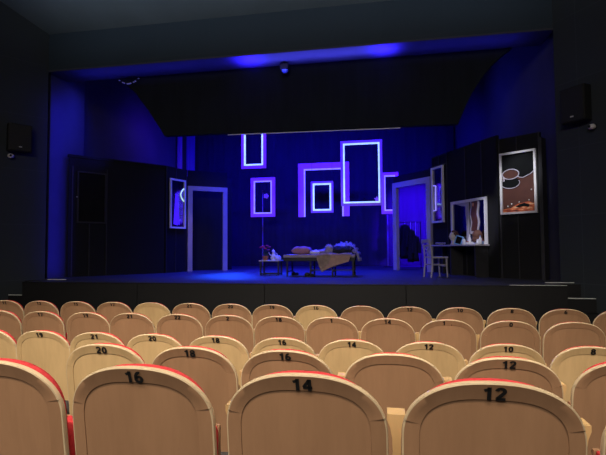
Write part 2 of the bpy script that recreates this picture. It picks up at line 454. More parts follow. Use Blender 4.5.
# small things under the proscenium top
t = thing('stage_camera', 'small black camera hanging under the middle of the proscenium top', 'camera', (-2.07, 9.5, 5.63))
bm = BM(); tube(bm, [(0, 0, 0), (0, 0, -0.06)], 0.012); obj('bracket', bm, 'black', t, smooth=True)
bm = BM(); box(bm, -0.09, 0.09, -0.10, 0.08, -0.17, -0.055, 0.015); obj('body', bm, 'black', t)
bm = BM(); lathe(bm, [(0.0, -0.235), (0.045, -0.225), (0.07, -0.2), (0.075, -0.165)], seg=16); obj('dome', bm, 'blue_liquid', t, smooth=True)
t = thing('lamp_garland', 'sagging string of small pale lamps at the upper left corner of the border', 'string lights', (-5.77, 9.52, 5.545))
bm = BM(); P_ = [(-0.24 + 0.48 * i / 12, 0, -0.10 * (1 - ((i - 6) / 6) ** 2) + 0.015 * i / 12) for i in range(13)]
tube(bm, P_, 0.005, 6); obj('cable', bm, 'black', t)
for i in (0, 2, 3, 5, 6, 7, 9, 10, 12):
    bm = BM(); blob(bm, (P_[i][0], P_[i][1], P_[i][2] - 0.022), (0.022, 0.02, 0.016), 2)
    obj('lamp', bm, 'badge', t, smooth='all')

# ------------------------------------------------------------------ speakers and dome cameras on the splayed walls
def on_wall(left, s, z):
    """point at distance s from the proscenium corner, heading towards the audience"""
    c = LC if left else RC
    return ((c[0] - DIR[0] * s) if left else (c[0] + DIR[0] * s), c[1] + DIR[1] * s, z)
for left, s0, s1, z0, z1 in ((True, 0.36, 0.80, 3.70, 4.28), (False, 0.26, 0.70, 3.75, 4.36)):
    p = on_wall(left, (s0 + s1) / 2, z0)
    rz = math.atan2(-DIR[1], DIR[0]) if left else math.atan2(DIR[1], DIR[0])
    t = thing('wall_speaker', 'black loudspeaker box on the %s side wall above a small white camera' % ('left' if left else 'right'),
              'speaker', p, rz, 'hall loudspeakers')
    w = (s1 - s0) / 2; h = z1 - z0
    bm = BM(); box(bm, -w, w, -0.23, -0.05, 0, h, 0.012); obj('case', bm, 'speaker', t)
    bm = BM(); box(bm, -w + 0.02, w - 0.02, -0.244, -0.231, 0.02, h - 0.02, 0.005); gr = obj('grille', bm, 'grille', t)
    bm = BM(); box(bm, -0.03, 0.03, -0.252, -0.245, 0.075, 0.1, 0.003); obj('badge', bm, 'badge', gr)
    bm = BM(); box(bm, -0.06, 0.06, -0.05, 0.0, 0.15, h - 0.15); obj('bracket', bm, 'black', t)
    sd, zd = (0.72, 3.60) if left else (0.715, 3.62)
    p = on_wall(left, sd, zd)
    t = thing('dome_camera', 'small white dome camera under the %s wall loudspeaker' % ('left' if left else 'right'), 'camera', p, rz, 'white dome cameras')
    bm = BM(); box(bm, -0.035, 0.035, -0.05, 0.0, -0.02, 0.05, 0.008); obj('mount', bm, 'speaker', t)
    bm = BM(); blob(bm, (0, -0.085, 0.0), (0.062, 0.055, 0.05), 3); obj('body', bm, 'dome', t, smooth='all')
    bm = BM(); lathe(bm, [(0.022, 0), (0.024, 0.01), (0.02, 0.016)], seg=14)
    bmesh.ops.rotate(bm, verts=bm.verts[:], cent=(0, 0, 0), matrix=Matrix.Rotation(radians(90), 3, 'X'))
    bmesh.ops.translate(bm, verts=bm.verts[:], vec=(-0.012, -0.13, 0.0)); obj('lens', bm, 'black', t, smooth=True)

# ------------------------------------------------------------------ hung neon frames
def neon_frame(lab, x0, x1, z0, z1, Y, w, led, ledw, mat, bottom=True, hang_to=6.85, cut=None):
    t = thing('neon_frame', lab, 'light frame', ((x0 + x1) / 2, Y, z0), 0, 'hanging neon frames')
    hx = (x1 - x0) / 2; h = z1 - z0
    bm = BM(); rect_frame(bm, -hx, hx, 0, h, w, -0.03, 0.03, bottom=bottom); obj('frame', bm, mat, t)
    bm = BM(); rect_frame(bm, -hx + w, hx - w, w if bottom else 0, h - w, ledw, -0.035, 0.0, bottom=bottom); obj('led_strip', bm, led, t)
    for sx in (-1, 1):
        bm = BM(); tube(bm, [(sx * (hx - w / 2), 0, h), (sx * (hx - w / 2), 0, hang_to - z0)], 0.004, 5); obj('hanging_wire', bm, 'black', t)
    return t
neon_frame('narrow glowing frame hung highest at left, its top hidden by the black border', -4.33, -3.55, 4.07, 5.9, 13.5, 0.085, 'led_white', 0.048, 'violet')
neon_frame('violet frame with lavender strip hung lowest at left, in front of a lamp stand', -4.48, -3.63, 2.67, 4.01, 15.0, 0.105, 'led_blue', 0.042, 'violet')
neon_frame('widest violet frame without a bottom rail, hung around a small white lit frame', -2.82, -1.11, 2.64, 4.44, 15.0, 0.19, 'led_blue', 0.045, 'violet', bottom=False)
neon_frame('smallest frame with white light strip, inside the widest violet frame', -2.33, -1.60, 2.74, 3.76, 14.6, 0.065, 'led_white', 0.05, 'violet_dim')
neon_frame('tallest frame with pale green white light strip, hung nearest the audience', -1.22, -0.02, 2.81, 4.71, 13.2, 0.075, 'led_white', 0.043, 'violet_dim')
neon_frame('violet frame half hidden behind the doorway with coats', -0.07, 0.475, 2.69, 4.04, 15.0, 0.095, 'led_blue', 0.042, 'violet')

# ------------------------------------------------------------------ set flats
def plane(a, b):
    """location and rotation: local x from a to b, local y away from the viewer"""
    return Vector((a[0], a[1], ST)), math.atan2(b[1] - a[1], b[0] - a[0]), (Vector(b) - Vector(a)).length
def S(a, b, p):                               # distance along the plane a->b of world xy point p
    u = (Vector(b) - Vector(a)).normalized(); return (Vector(p) - Vector(a)).dot(u)

TOP = 3.87 - ST
A1, B1 = (-7.36, 9.62), (-5.86, 11.47)
loc, rz, L1 = plane(A1, B1)
t = thing('set_flat', 'large plain black flat at the left of the stage with a dim framed panel', 'stage flat', loc, rz, 'black stage flats')
bm = BM(); box(bm, 0, L1, 0.0, 0.06, 0, TOP - 0.06); obj('board', bm, 'flat', t)
bm = BM(); box(bm, -0.02, L1, -0.02, 0.08, TOP - 0.06, TOP); obj('top_rail', bm, 'flat', t)
s0, s1 = S(A1, B1, (-7.24, 9.755)), S(A1, B1, (-6.815, 10.275))
bm = BM(); rect_frame(bm, s0, s1, 2.24 - ST, 3.49 - ST, 0.035, -0.03, -0.001); obj('panel_frame', bm, 'flat_trim', t)
bm = BM(); box(bm, s0 + .035, s1 - .035, -0.012, -0.001, 2.275 - ST, 3.455 - ST); obj('panel', bm, 'flat_pane', t)
for s in (0.08, S(A1, B1, (-7.06, 9.98)), s1 + 0.02):
    bm = BM(); box(bm, s - .012, s + .012, -0.014, -0.001, 0, (2.22 if s < 0.5 and s > 0.1 else 3.6) - ST); obj('batten', bm, 'flat_trim', t)
bm = BM(); lathe(bm, [(0.012, 0), (0.016, 0.012), (0.0, 0.022)], seg=10)
bmesh.ops.rotate(bm, verts=bm.verts[:], cent=(0, 0, 0), matrix=Matrix.Rotation(radians(90), 3, 'X'))
bmesh.ops.translate(bm, verts=bm.verts[:], vec=(s0 - 0.01, -0.03, 2.86 - ST)); obj('hook', bm, 'badge', t)

A2, B2 = (-5.84, 11.49), (-5.575, 12.27)
loc, rz, L2 = plane(A2, B2)
t = thing('set_flat', 'narrow black flat carrying the mirror with a blue reflection, left of the dark doorway', 'stage flat', loc, rz, 'black stage flats')
bm = BM(); box(bm, 0, L2, 0.0, 0.06, 0, TOP); obj('board', bm, 'flat', t)
for s in (0.03, 0.38, L2 - 0.03):
    bm = BM(); box(bm, s - .012, s + .012, -0.014, -0.001, 0, TOP); obj('batten', bm, 'flat_trim', t)
tp = thing('blue_glow_mirror', 'tall silver framed mirror with glowing blue reflection and white arc, left of the dark doorway', 'reflection',
           loc + Vector((0, 0, 2.165 - ST)), rz)
s0, s1 = S(A2, B2, (-5.80, 11.61)), S(A2, B2, (-5.605, 12.175)); hh = 3.55 - 2.165
bm = BM(); rect_frame(bm, s0, s1, 0, hh, 0.05, -0.06, -0.016); obj('frame', bm, 'silver', tp)
bm = BM(); box(bm, s0 + .05, s1 - .05, -0.03, -0.018, .05, hh - .05); obj('backing', bm, 'mirror', tp)
wi = s1 - s0
bm = BM()
prism(bm, [(s0 + wi * .24, .12), (s0 + wi * .5, .09), (s0 + wi * .5, .55), (s0 + wi * .52, .93), (s0 + wi * .36, .98), (s0 + wi * .30, .6)], -0.038, -0.031)
prism(bm, [(s0 + wi * .54, .12), (s0 + wi * .62, .10), (s0 + wi * .53, .62), (s0 + wi * .49, .60)], -0.037, -0.031)
obj('blue_reflection', bm, 'refl_blue', tp)  # neon seen in the mirror, blue and white, made as glowing shapes
bm = BM(); tube(bm, [(s0 + wi * .88 - wi * .2 * sin(pi * i / 8), -0.04, 0.78 + 0.36 * i / 8) for i in range(9)], 0.016, 6); obj('reflected_arc', bm, 'led_white', tp)

A3, B3 = (-5.56, 12.29), (-4.61, 12.95)
loc, rz, L3 = plane(A3, B3)
t = thing('door_portal', 'pale lilac empty door frame with a dark opening at stage left', 'doorway', loc, rz, 'pale stage doorways')
bm = BM(); rect_frame(bm, 0.0, L3, 0, 3.41 - ST, 0.13, -0.05, 0.06, bottom=False); obj('frame', bm, 'lilac', t)
bm = BM(); box(bm, 0.0, L3, 0.0, 0.05, 3.415 - ST, TOP); obj('header_panel', bm, 'flat', t)
bm = BM(); box(bm, 0.08, L3 + 0.3, 0.55, 0.6, 0, TOP - 0.1); obj('backing_flat', bm, 'border', t)
bm = BM(); tube(bm, [(L3 * .55, .05, TOP - .02), (L3 * .55, .05, TOP + .32)], 0.012, 6); obj('post', bm, 'flat_trim', t)

# right side
A4, B4 = (0.29, 13.47), (1.24, 12.34)
loc, rz, L4 = plane(A4, B4)
t = thing('door_portal', 'pale lilac empty door frame at stage right, dark coats hanging behind it', 'doorway', loc, rz, 'pale stage doorways')
bm = BM(); rect_frame(bm, 0.0, L4, 0, 3.46 - ST, 0.15, -0.05, 0.06, bottom=False); obj('frame', bm, 'lilac', t)
bm = BM(); box(bm, 0, L4, 0.0, 0.05, 3.465 - ST, 3.66 - ST); obj('header_panel', bm, 'flat', t)
bm = BM(); box(bm, L4 - 0.2, L4 - 0.15, 0.065, 1.0, 0, 3.4 - ST); obj('return_flat', bm, 'border', t)

A5, B5 = (1.265, 12.28), (2.36, 10.07)
loc, rz, L5 = plane(A5, B5)
t = thing('set_flat', 'long black flat behind the dressing table with a small grid at its left end', 'stage flat', loc, rz, 'black stage flats')
bm = BM(); box(bm, 0, L5, 0.0, 0.06, 0, 3.95 - ST); obj('board', bm, 'flat', t)
s1 = S(A5, B5, (1.56, 11.68))
for s, z in ((0.02, 3.95), (s1 * .5, 3.95), (s1, 3.95), (s1 + .72, 3.9), (s1 + 1.3, 3.9)):
    bm = BM(); box(bm, s - .014, s + .014, -0.016, -0.001, 3.66 - ST if (s == s1 * .5) else 0, z - ST); obj('batten', bm, 'flat_trim', t)
for z in (3.95, 3.70):
    bm = BM(); box(bm, 0.035, s1 - .015, -0.016, -0.001, z - ST - .028, z - ST); obj('batten', bm, 'flat_trim', t)

s0, s1 = S(A5, B5, (1.275, 12.24)), S(A5, B5, (1.51, 11.78)); hh = 3.655 - 2.22
tm = thing('wall_mirror', 'tall narrow silver framed mirror with a glowing reflected loop, beside the coat doorway', 'mirror', loc + Vector((0, 0, 2.22 - ST)), rz)
bm = BM(); rect_frame(bm, s0, s1, 0, hh, 0.05, -0.07, -0.018); obj('frame', bm, 'silver', tm)
bm = BM(); box(bm, s0 + .05, s1 - .05, -0.03, -0.019, .05, hh - .05); obj('glass', bm, 'mirror', tm)
bm = BM(); x = s0 + .10
tube(bm, [(x - .02, -.045, .32), (x + .06, -.045, .32), (x + .06, -.045, .62), (x + .075, -.045, 0.95), (x - .02, -.045, 0.97)], 0.015, 6); obj('reflected_loop', bm, 'led_blue', tm)  # reflection of a neon frame, made as a glowing tube

A6, B6 = (2.385, 10.045), (3.04, 9.535)
loc6, rz6, L6 = plane(A6, B6)
t = thing('set_flat', 'black flat under the big mirror with a brown reflection at the right of the stage', 'stage flat', loc6, rz6, 'black stage flats')
bm = BM(); box(bm, 0, L6, 0.0, 0.06, 0, 3.85 - ST); obj('board', bm, 'flat', t)
for s in (0.02, L6 * .45, L6 - 0.02):
    bm = BM()
    if s == L6 * .45:
        box(bm, s - .008, s + .008, -0.012, -0.001, 0, 2.24 - ST); obj('batten', bm, 'flat_trim', t); bm = BM()
        box(bm, s - .008, s + .008, -0.012, -0.001, 3.57 - ST, 3.85 - ST)
    else: box(bm, s - .014, s + .014, -0.016, -0.001, 0, 3.85 - ST)
    obj('batten', bm, 'flat_trim', t)
bm = BM(); box(bm, L6 + 0.005, L6 + 0.07, -0.12, 0.10, 0, 3.72 - ST); obj('end_post', bm, 'flat_trim', t)

# big wavy mirror, its reflection painted flat: brown ground, charcoal top, pale looping outline, orange marks along the bottom
s0, s1 = S(A6, B6, (2.42, 10.02)), S(A6, B6, (2.99, 9.58)); W = s1 - s0; H = 3.53 - 2.26
tp = thing('brown_painted_mirror', 'large white framed mirror with painted brown reflection, pale loops and orange marks, at far right', 'reflection', loc6 + Vector((0, 0, 2.26 - ST)), rz6)
bm = BM(); rect_frame(bm, s0, s1, 0, H, 0.042, -0.07, -0.018); obj('frame', bm, 'silver', tp)
def pp(u, v): return (s0 + .042 + u * (W - .084), .042 + v * (H - .084))
bm = BM(); prism(bm, [pp(0, 0), pp(1, 0), pp(1, 1), pp(0, 1)], -0.03, -0.019); obj('reflected_ground', bm, 'refl_brown', tp)
bm = BM(); prism(bm, [pp(0, 1), pp(1, 1), pp(1, .66), pp(.8, .605), pp(.62, .585), pp(.5, .60), pp(.52, .66), pp(.4, .73), pp(.15, .73), pp(0, .70)], -0.034, -0.0305)
prism(bm, [pp(0, .56), pp(.15, .59), pp(.45, .575), pp(.56, .545), pp(.5, .46), pp(.35, .41), pp(.1, .41), pp(0, .43)], -0.034, -0.0305); obj('charcoal_field', bm, 'refl_dark', tp)
def loop(bm, cu, cv, ru, rv, a0=0, a1=360, r=0.010, n=28):
    pts = []
    for i in range(n + 1):
        a = radians(a0 + (a1 - a0) * i / n); q = pp(cu + ru * cos(a), cv + rv * sin(a)); pts.append((q[0], -0.037, q[1]))
    tube(bm, pts[:-1] if abs(a1 - a0) == 360 else pts, r, 6, closed=abs(a1 - a0) == 360)
bm = BM(); loop(bm, .27, .655, .26, .085)
loop(bm, .26, .50, .29, .09, 150, 385, 0.008)
tube(bm, [(lambda q: (q[0], -0.037, q[1]))(pp(u, v)) for u, v in ((.50, .60), (.56, .585), (.66, .575), (.76, .60), (.88, .625), (.99, .67))], 0.009, 6)
tube(bm, [(lambda q: (q[0], -0.037, q[1]))(pp(u, v)) for u, v in ((.03, .60), (.06, .57), (.05, .54))], 0.012, 6)
obj('pale_outline', bm, 'refl_line', tp, smooth=True)
bm = BM(); prism(bm, [pp(0, 0), pp(1, 0), pp(1, .16), pp(.95, .13), pp(.8, .165), pp(.6, .155), pp(.42, .12), pp(.25, .07), pp(0, .055)], -0.036, -0.0305); obj('orange_marks', bm, 'refl_orange', tp)
bm = BM(); prism(bm, [pp(.40, .085), pp(.52, .125), pp(.68, .145), pp(.84, .11), pp(.80, .07), pp(.66, .09), pp(.52, .07)], -0.038, -0.0365); obj('dark_mark', bm, 'refl_dark', tp)
bm = BM()
for u, v in ((.82, .19), (.52, .165), (.28, .14), (.16, .105), (.9, .36)):
    q = pp(u, v); blob(bm, (q[0], -0.037, q[1]), (.012, .006, .016), 1)
obj('pale_dots', bm, 'white', tp)

# ------------------------------------------------------------------ dressing table on the right flat
loc, rz, L5 = plane(A5, B5)
t = thing('dressing_table', 'long pale dressing table shelf against the black flat at stage right', 'table', loc, rz)
e0, e1 = 0.46, S(A5, B5, (2.24, 10.31))
zt = 1.655 - ST
bm = BM(); box(bm, e0, e1, -0.40, -0.02, zt - 0.035, zt, 0.004); obj('table_top', bm, 'lilac', t)
bm = BM(); box(bm, e0 + 0.75, e0 + 0.80, -0.34, -0.02, 0, zt - 0.036); obj('support_panel', bm, 'flat_trim', t)
bm = BM(); box(bm, e1 - 0.10, e1 - 0.05, -0.34, -0.02, 0, zt - 0.036); obj('support_panel', bm, 'flat_trim', t)
bm = BM(); box(bm, e0 + 0.05, e0 + 0.10, -0.10, -0.02, 0, zt - 0.036); obj('support_panel', bm, 'flat_trim', t)
# mirror above it
m0, m1 = S(A5, B5, (1.648, 11.495)), S(A5, B5, (2.22, 10.35)); mh = 2.685 - 1.655
tm = thing('dressing_mirror', 'wide silver framed mirror standing on the dressing table', 'mirror', loc + Vector((0, 0, zt + 0.001)), rz)
bm = BM(); rect_frame(bm, m0, m1, 0, mh, 0.06, -0.065, -0.02); obj('frame', bm, 'silver', tm)
bm = BM(); box(bm, m0 + .06, m1 - .06, -0.035, -0.021, .06, mh - .06); obj('glass', bm, 'mirror', tm)
# lilac door frame and orange frame: reflections painted on the mirror
mw = m1 - m0
bm = BM()
pts = [(m0 + .07 + .08 * mw, mh - .065), (m0 + mw * .53, mh - .055), (m0 + mw * .535, .45), (m0 + mw * .52, .07), (m0 + mw * .455, .07), (m0 + mw * .46, .45), (m0 + mw * .435, mh - .26), (m0 + mw * .44, mh - .15), (m0 + mw * .30, mh - .125)]
prism(bm, pts, -0.052, -0.038)
tag(obj('lilac_reflection', bm, 'lilac'), 'lilac door frame reflection painted on the left half of the dressing mirror', 'lilac_reflection')
bpy.data.objects['lilac_reflection'].location = loc + Vector((0, 0, zt + 0.001)); bpy.data.objects['lilac_reflection'].rotation_euler = (0, 0, rz)
q0, q1 = m0 + mw * .57, m0 + mw * .80
tp = thing('orange_reflection', 'orange brown reflection in a wavy pale frame painted on the dressing table mirror', 'reflection', loc + Vector((0, 0, zt + 0.001)), rz)
def wav(z): return 0.02 * sin(z * 16)
zz = [0.24 + (mh - .065 - .24) * i / 12 for i in range(13)]
bm = BM(); prism(bm, [(q0 + wav(z), z) for z in zz] + [(q1 + wav(z), z) for z in zz[::-1]], -0.050, -0.038); obj('frame', bm, 'lilac', tp)
bm = BM(); prism(bm, [(q0 + .05 + wav(z), z) for z in zz[1:]] + [(q1 - .05 + wav(z), z) for z in zz[:0:-1]], -0.055, -0.0505); obj('reflected_brown', bm, 'refl_brown', tp)  # reflection painted flat over the glass
bm = BM(); blob(bm, ((q0 + q1) / 2 - .03, -0.056, mh - .13), (.035, .004, .05), 2); obj('orange_spot', bm, 'refl_orange', tp)

U5 = Vector((cos(rz), sin(rz), 0)); N5 = Vector((-sin(rz), cos(rz), 0))
def at5(s, d, z=0.0): return loc + U5 * s - N5 * d + Vector((0, 0, zt + z))
def si(x, y): return S(A5, B5, (x, y))
# wig head (foam head with a neck on a base; the wig is its hair) facing left along the table
p = at5(si(1.58, 11.10), 0.22)
t = thing('wig_mannequin', 'pale mannequin head wearing a curly brown wig, left on the dressing table', 'mannequin', p, radians(205))
bm = BM()
lathe(bm, [(0.0, 0), (0.075, 0.002), (0.075, 0.02), (0.05, 0.035), (0.042, 0.07), (0.045, 0.10)], seg=16)
blob(bm, (0.012, 0, 0.20), (0.088, 0.068, 0.105), 3)
blob(bm, (0.035, 0, 0.125), (0.045, 0.042, 0.035), 2)          # chin and jaw
blob(bm, (0.103, 0, 0.185), (0.016, 0.011, 0.024), 2)          # nose
blob(bm, (0.088, 0, 0.145), (0.014, 0.022, 0.008), 2)          # lips
for s in (-1, 1):
    blob(bm, (0.005, s * .066, 0.185), (0.018, 0.009, 0.028), 2)   # ears
    blob(bm, (0.082, s * .028, 0.212), (0.012, 0.014, 0.008), 2)   # brows
obj('head', bm, 'skin', t, smooth='all')
bm = BM(); rnd = random.Random(3)
for i in range(70):
    a = rnd.uniform(0, 2 * pi); e = rnd.uniform(-0.35, 1.45); d = Vector((cos(e) * cos(a), cos(e) * sin(a), sin(e)))
    if d.x > 0.45 and d.z < 0.75: continue
    blob(bm, (-0.012 + d.x * .088, d.y * .085, .225 + d.z * .085), (.03, .03, .032), 1)
obj('wig', bm, 'hair', t, smooth='all')
p = at5(si(1.90, 10.42), 0.13)
t = thing('wig_stand', 'brown bob wig on a stand before the dressing table mirror', 'wig', p, radians(150))
bm = BM(); lathe(bm, [(0.0, 0), (0.07, 0.002), (0.07, 0.012), (0.014, 0.02), (0.014, 0.12)], seg=14); obj('stand', bm, 'white', t, smooth=True)
bm = BM(); blob(bm, (0, 0, .20), (.115, .105, .115), 3, .03, 2)
for i in range(40):
    a = 2 * pi * i / 40; blob(bm, (.095 * cos(a), .088 * sin(a), .13 - .03 * abs(sin(i * 2.4))), (.022, .022, .06), 1)
obj('wig', bm, 'hair', t, smooth='all')
# blue framed hand mirror leaning back
p = at5(si(1.70, 10.92), 0.27)
t = thing('table_mirror', 'small light blue framed mirror leaning beside the mannequin head', 'mirror', p, rz + radians(40))
bm = BM(); rect_frame(bm, -.085, .085, 0, .21, .024, -.012, .012); o1 = obj('frame', bm, 'blue_plastic', t)
bm = BM(); box(bm, -.06, .06, -.006, .006, .025, .185); o2 = obj('glass', bm, 'mirror', t)
for o in (o1, o2): o.rotation_euler = (radians(-14), radians(16), 0)
bm = BM(); tube(bm, [(0.05, .04, .15), (0.03, .14, .005)], .006, 6); obj('stand', bm, 'blue_plastic', t)
# bottles and pots
def bottle(x, y, d, prof, mat, capprof, capmat, lab, nm='bottle'):
    t = thing(nm, lab, nm.split('_')[-1], at5(si(x, y), d), 0, 'cosmetics on the dressing table')
    bm = BM(); lathe(bm, prof, seg=14); obj('body', bm, mat, t, smooth=True)
    bm = BM(); lathe(bm, capprof, seg=12); obj('cap', bm, capmat, t, smooth=True)
bottle(1.80, 10.74, .24, [(0, 0), (.036, .002), (.036, .10), (.02, .12)], 'white', [(.018, .12), (.018, .15), (0, .152)], 'blue_liquid', 'squat white bottle with a blue cap right of the blue framed mirror')
bottle(1.84, 10.62, .20, [(0, 0), (.03, .002), (.032, .09), (.015, .12)], 'blue_liquid', [(.016, .12), (.016, .155), (0, .157)], 'white', 'pale blue bottle with a white cap, between two white bottles')
bottle(1.90, 10.53, .26, [(0, 0), (.035, .002), (.035, .12), (.016, .16), (.012, .19)], 'white', [(.014, .19), (.016, .215), (0, .22)], 'white', 'tallest white bottle on the dressing table, in front of the bob wig')
bottle(1.885, 10.50, .33, [(0, 0), (.022, .002), (.022, .05), (.018, .055)], 'white', [(.023, .055), (.023, .07), (0, .072)], 'red_cap', 'small white pot with a red lid before the tallest bottle', 'cosmetic_pot')
bottle(1.99, 10.33, .22, [(0, 0), (.028, .002), (.028, .07), (.02, .085)], 'white', [(.02, .085), (.02, .11), (0, .112)], 'white', 'short white bottle right of the bob wig')
bottle(2.06, 10.24, .24, [(0, 0), (.034, .002), (.034, .11), (.014, .15)], 'white', [(.013, .15), (.013, .185), (0, .187)], 'blue_liquid', 'white bottle with a blue top at the right end of the dressing table')
bottle(2.10, 10.15, .25, [(0, 0), (.02, .002), (.02, .06), (.012, .07)], 'blue_liquid', [(.012, .07), (.012, .09), (0, .092)], 'red_cap', 'smallest blue bottle at the right end of the dressing table')
p = at5(si(1.40, 11.55), 0.26)
bm = BM(); n = 40
tube(bm, [(.10 * cos(2 * pi * i / n) * (1 + .2 * sin(i * .9)), .07 * sin(2 * pi * i / n), .02 + .025 * abs(sin(i * .7))) for i in range(n)], .016, 6, closed=True)
blob(bm, (0, 0, .018), (.07, .05, .018), 2)
o = tag(obj('necklace', bm, 'fur', smooth='all'), 'small heap of grey beads at the left end of the dressing table', 'necklace'); o.location = p

# white chair facing the dressing table
def chair():
    f = Vector((.92, .39)).normalized(); th = math.atan2(f.y, f.x) - pi / 2   # local +y = facing
    t = thing('wooden_chair', 'pale painted wooden chair with cross back at the dressing table', 'chair', (1.10, 10.33, ST), th)
    hw, hd = 0.165, 0.17
    for sx in (-1, 1):
        bm = BM(); tube(bm, [(sx * hw, -hd - .03, 0), (sx * hw, -hd, .25), (sx * hw, -hd, .42), (sx * hw, -hd - .015, .6), (sx * hw, -hd - .06, .82)], .019, 8); obj('leg', bm, 'chair_paint', t, smooth=True)
        bm = BM(); tube(bm, [(sx * hw, hd + .015, 0), (sx * hw, hd, .3), (sx * hw, hd, .415)], [.015, .02, .022], 8); obj('leg', bm, 'chair_paint', t, smooth=True)
        bm = BM(); tube(bm, [(sx * hw, -hd, .27), (sx * hw, hd, .27)], .012, 8); obj('stretcher', bm, 'chair_paint', t, smooth=True)
    bm = BM(); tube(bm, [(-hw, hd, .24), (hw, hd, .24)], .012, 8); obj('stretcher', bm, 'chair_paint', t, smooth=True)
    bm = BM(); box(bm, -hw - .025, hw + .025, -hd - .01, hd + .03, .41, .445, .008); obj('seat', bm, 'chair_paint', t)
    bm = BM(); box(bm, -hw - .01, hw + .01, -hd - .075, -hd - .04, .74, .82, .008); obj('top_rail', bm, 'chair_paint', t)
    bm = BM(); box(bm, -hw, hw, -hd - .045, -hd - .015, .66, .70, .005); obj('back_rail', bm, 'chair_paint', t)
    for s in (-1, 1):
        bm = BM(); tube(bm, [(s * hw, -hd - .008, .47), (-s * hw, -hd - .03, .67)], .011, 6); obj('cross_slat', bm, 'chair_paint', t)
chair()

# coats on a rail behind the right doorway
t = thing('coat_rail', 'thin dark rail holding coats behind the right doorway', 'clothes rail', (0.72, 14.6, ST))
bm = BM(); tube(bm, [(-.42, 0, 1.44), (.42, 0, 1.44)], .014, 8); obj('rail', bm, 'black', t)
for s in (-1, 1):
    bm = BM(); tube(bm, [(s * .40, 0, 0.03), (s * .40, 0, 1.44)], .014, 8); obj('upright', bm, 'black', t)
    bm = BM(); tube(bm, [(s * .40, -.2, .02), (s * .40, .2, .02)], .016, 8); obj('foot', bm, 'black', t)
for i, (x, ln, wd, dz, lab) in enumerate(((-.26, .92, .12, -.10, 'short black coat hanging leftmost on the rail behind the right doorway'),
                                      (-.08, 1.08, .14, .0, 'broad black coat second from the left on the rail behind the doorway'),
                                      (.10, 1.02, .11, -.16, 'slim black coat third from the left on the rail behind the doorway'),
                                      (.25, .80, .085, -.36, 'narrow black jacket hanging rightmost on the rail behind the doorway'))):
    t = thing('coat', lab, 'coat', (0.72 + x, 14.6, ST + 1.44), radians(18), 'coats behind the right doorway')
    bm = BM(); n = 18; rings = []
    for k in range(9):
        f = k / 8; z = -.07 + dz - ln * f
        w = wd * (0.35 + .65 * min(1, f * 6)) * (1 + .15 * sin(3 * f + i)); d = .085 * (0.4 + .6 * min(1, f * 5))
        rings.append([bm.verts.new((w * cos(2 * pi * j / n) * (1 + .09 * sin(j * 2.1 + i)) + .02 * sin(4 * f + i), d * sin(2 * pi * j / n), z)) for j in range(n)])
    for a, b in zip(rings, rings[1:]):
        for j in range(n): bm.faces.new((a[j], a[(j + 1) % n], b[(j + 1) % n], b[j]))
    bm.faces.new(rings[0]); bm.faces.new(rings[-1][::-1])
    obj('body', bm, 'coat', t, smooth='all')
    for s in (-1, 1):
        bm = BM(); tube(bm, [(s * wd * .6, 0, -.11 + dz), (s * wd * 1.05, -.02, -.3 + dz), (s * wd * 1.25, -.03, -.62 + dz)], [.05, .05, .042], 10); obj('sleeve', bm, 'coat', t, smooth=True)
    bm = BM(); tube(bm, [(.0, 0, .016), (.02, 0, -.005), (0, 0, -.03), (0, 0, -.08 + dz)], .004, 6); obj('hanger_hook', bm, 'silver', t)

# ------------------------------------------------------------------ daybed, bedding, small table
BX, BY = -1.45, 10.50
t = thing('daybed', 'low black framed daybed in the middle of the stage', 'bed', (BX, BY, ST))
bm = BM(); box(bm, -.82, .80, -.32, .32, .355, .43, .004); obj('bed_frame', bm, 'black', t)
for x in (-.74, -.20, .30, .76):
    for y in (-.29, .29):
        bm = BM(); box(bm, x - .018, x + .018, y - .018, y + .018, 0, .355, .003); obj('leg', bm, 'black', t)
for x in (-.74, -.20, .30, .76):
    bm = BM(); box(bm, x - .012, x + .012, -.272, .272, .10, .125); obj('cross_bar', bm, 'black', t)
for x0, x1 in ((-.18, .28), (.32, .74)):
    bm = BM(); box(bm, x0, x1, -.30, -.28, .14, .165); obj('side_rail', bm, 'black', t)
bm = BM(); box(bm, -.83, .81, -.33, .33, .431, .50, .022); obj('mattress', bm, 'mattress', t, smooth=True)
mz = ST + .50
bm = BM(); pillow_bm(bm, (0, 0, .095), .225, .2, .095, p=4)
o = tag(obj('pillow', bm, 'pink', smooth='all'), 'large dusty pink pillow at the left head of the daybed', 'pillow', 'pillows on the daybed'); o.location = (-1.885, 10.44, mz - .004)
bm = BM(); pillow_bm(bm, (0, 0, .065), .17, .2, .06)
o = tag(obj('pillow', bm, 'mattress', smooth='all'), 'small lilac grey pillow in the middle of the daybed', 'pillow', 'pillows on the daybed'); o.location = (-1.40, 10.5, mz - .004); o.rotation_euler = (0, radians(-8), radians(12))
bm = BM(); blob(bm, (0, 0, .05), (.13, .1, .055), 3, .16, 5)
o = tag(obj('crumpled_sheet', bm, 'cloth_white', smooth='all'), 'crumpled pale sheet between the two pillows on the daybed', 'sheet'); o.location = (-1.57, 10.34, mz - .004)

def spiky(bm, base, nspk, ln, seed):
    """short tapering tufts standing off the surface of base (list of (point, normal))"""
    rnd = random.Random(seed)
    for _ in range(nspk):
        p, n = rnd.choice(base); d = (n + Vector((rnd.uniform(-.6, .6), rnd.uniform(-.6, .6), rnd.uniform(-.6, .4)))).normalized()
        l = ln * rnd.uniform(.6, 1.3); u = d.orthogonal().normalized(); w = d.cross(u); r = .0065
        a = [bm.verts.new(p + u * r * cos(q) + w * r * sin(q)) for q in (0, 2.09, 4.19)]; tip = bm.verts.new(p + d * l)
        for i in range(3): bm.faces.new((a[i], a[(i + 1) % 3], tip))
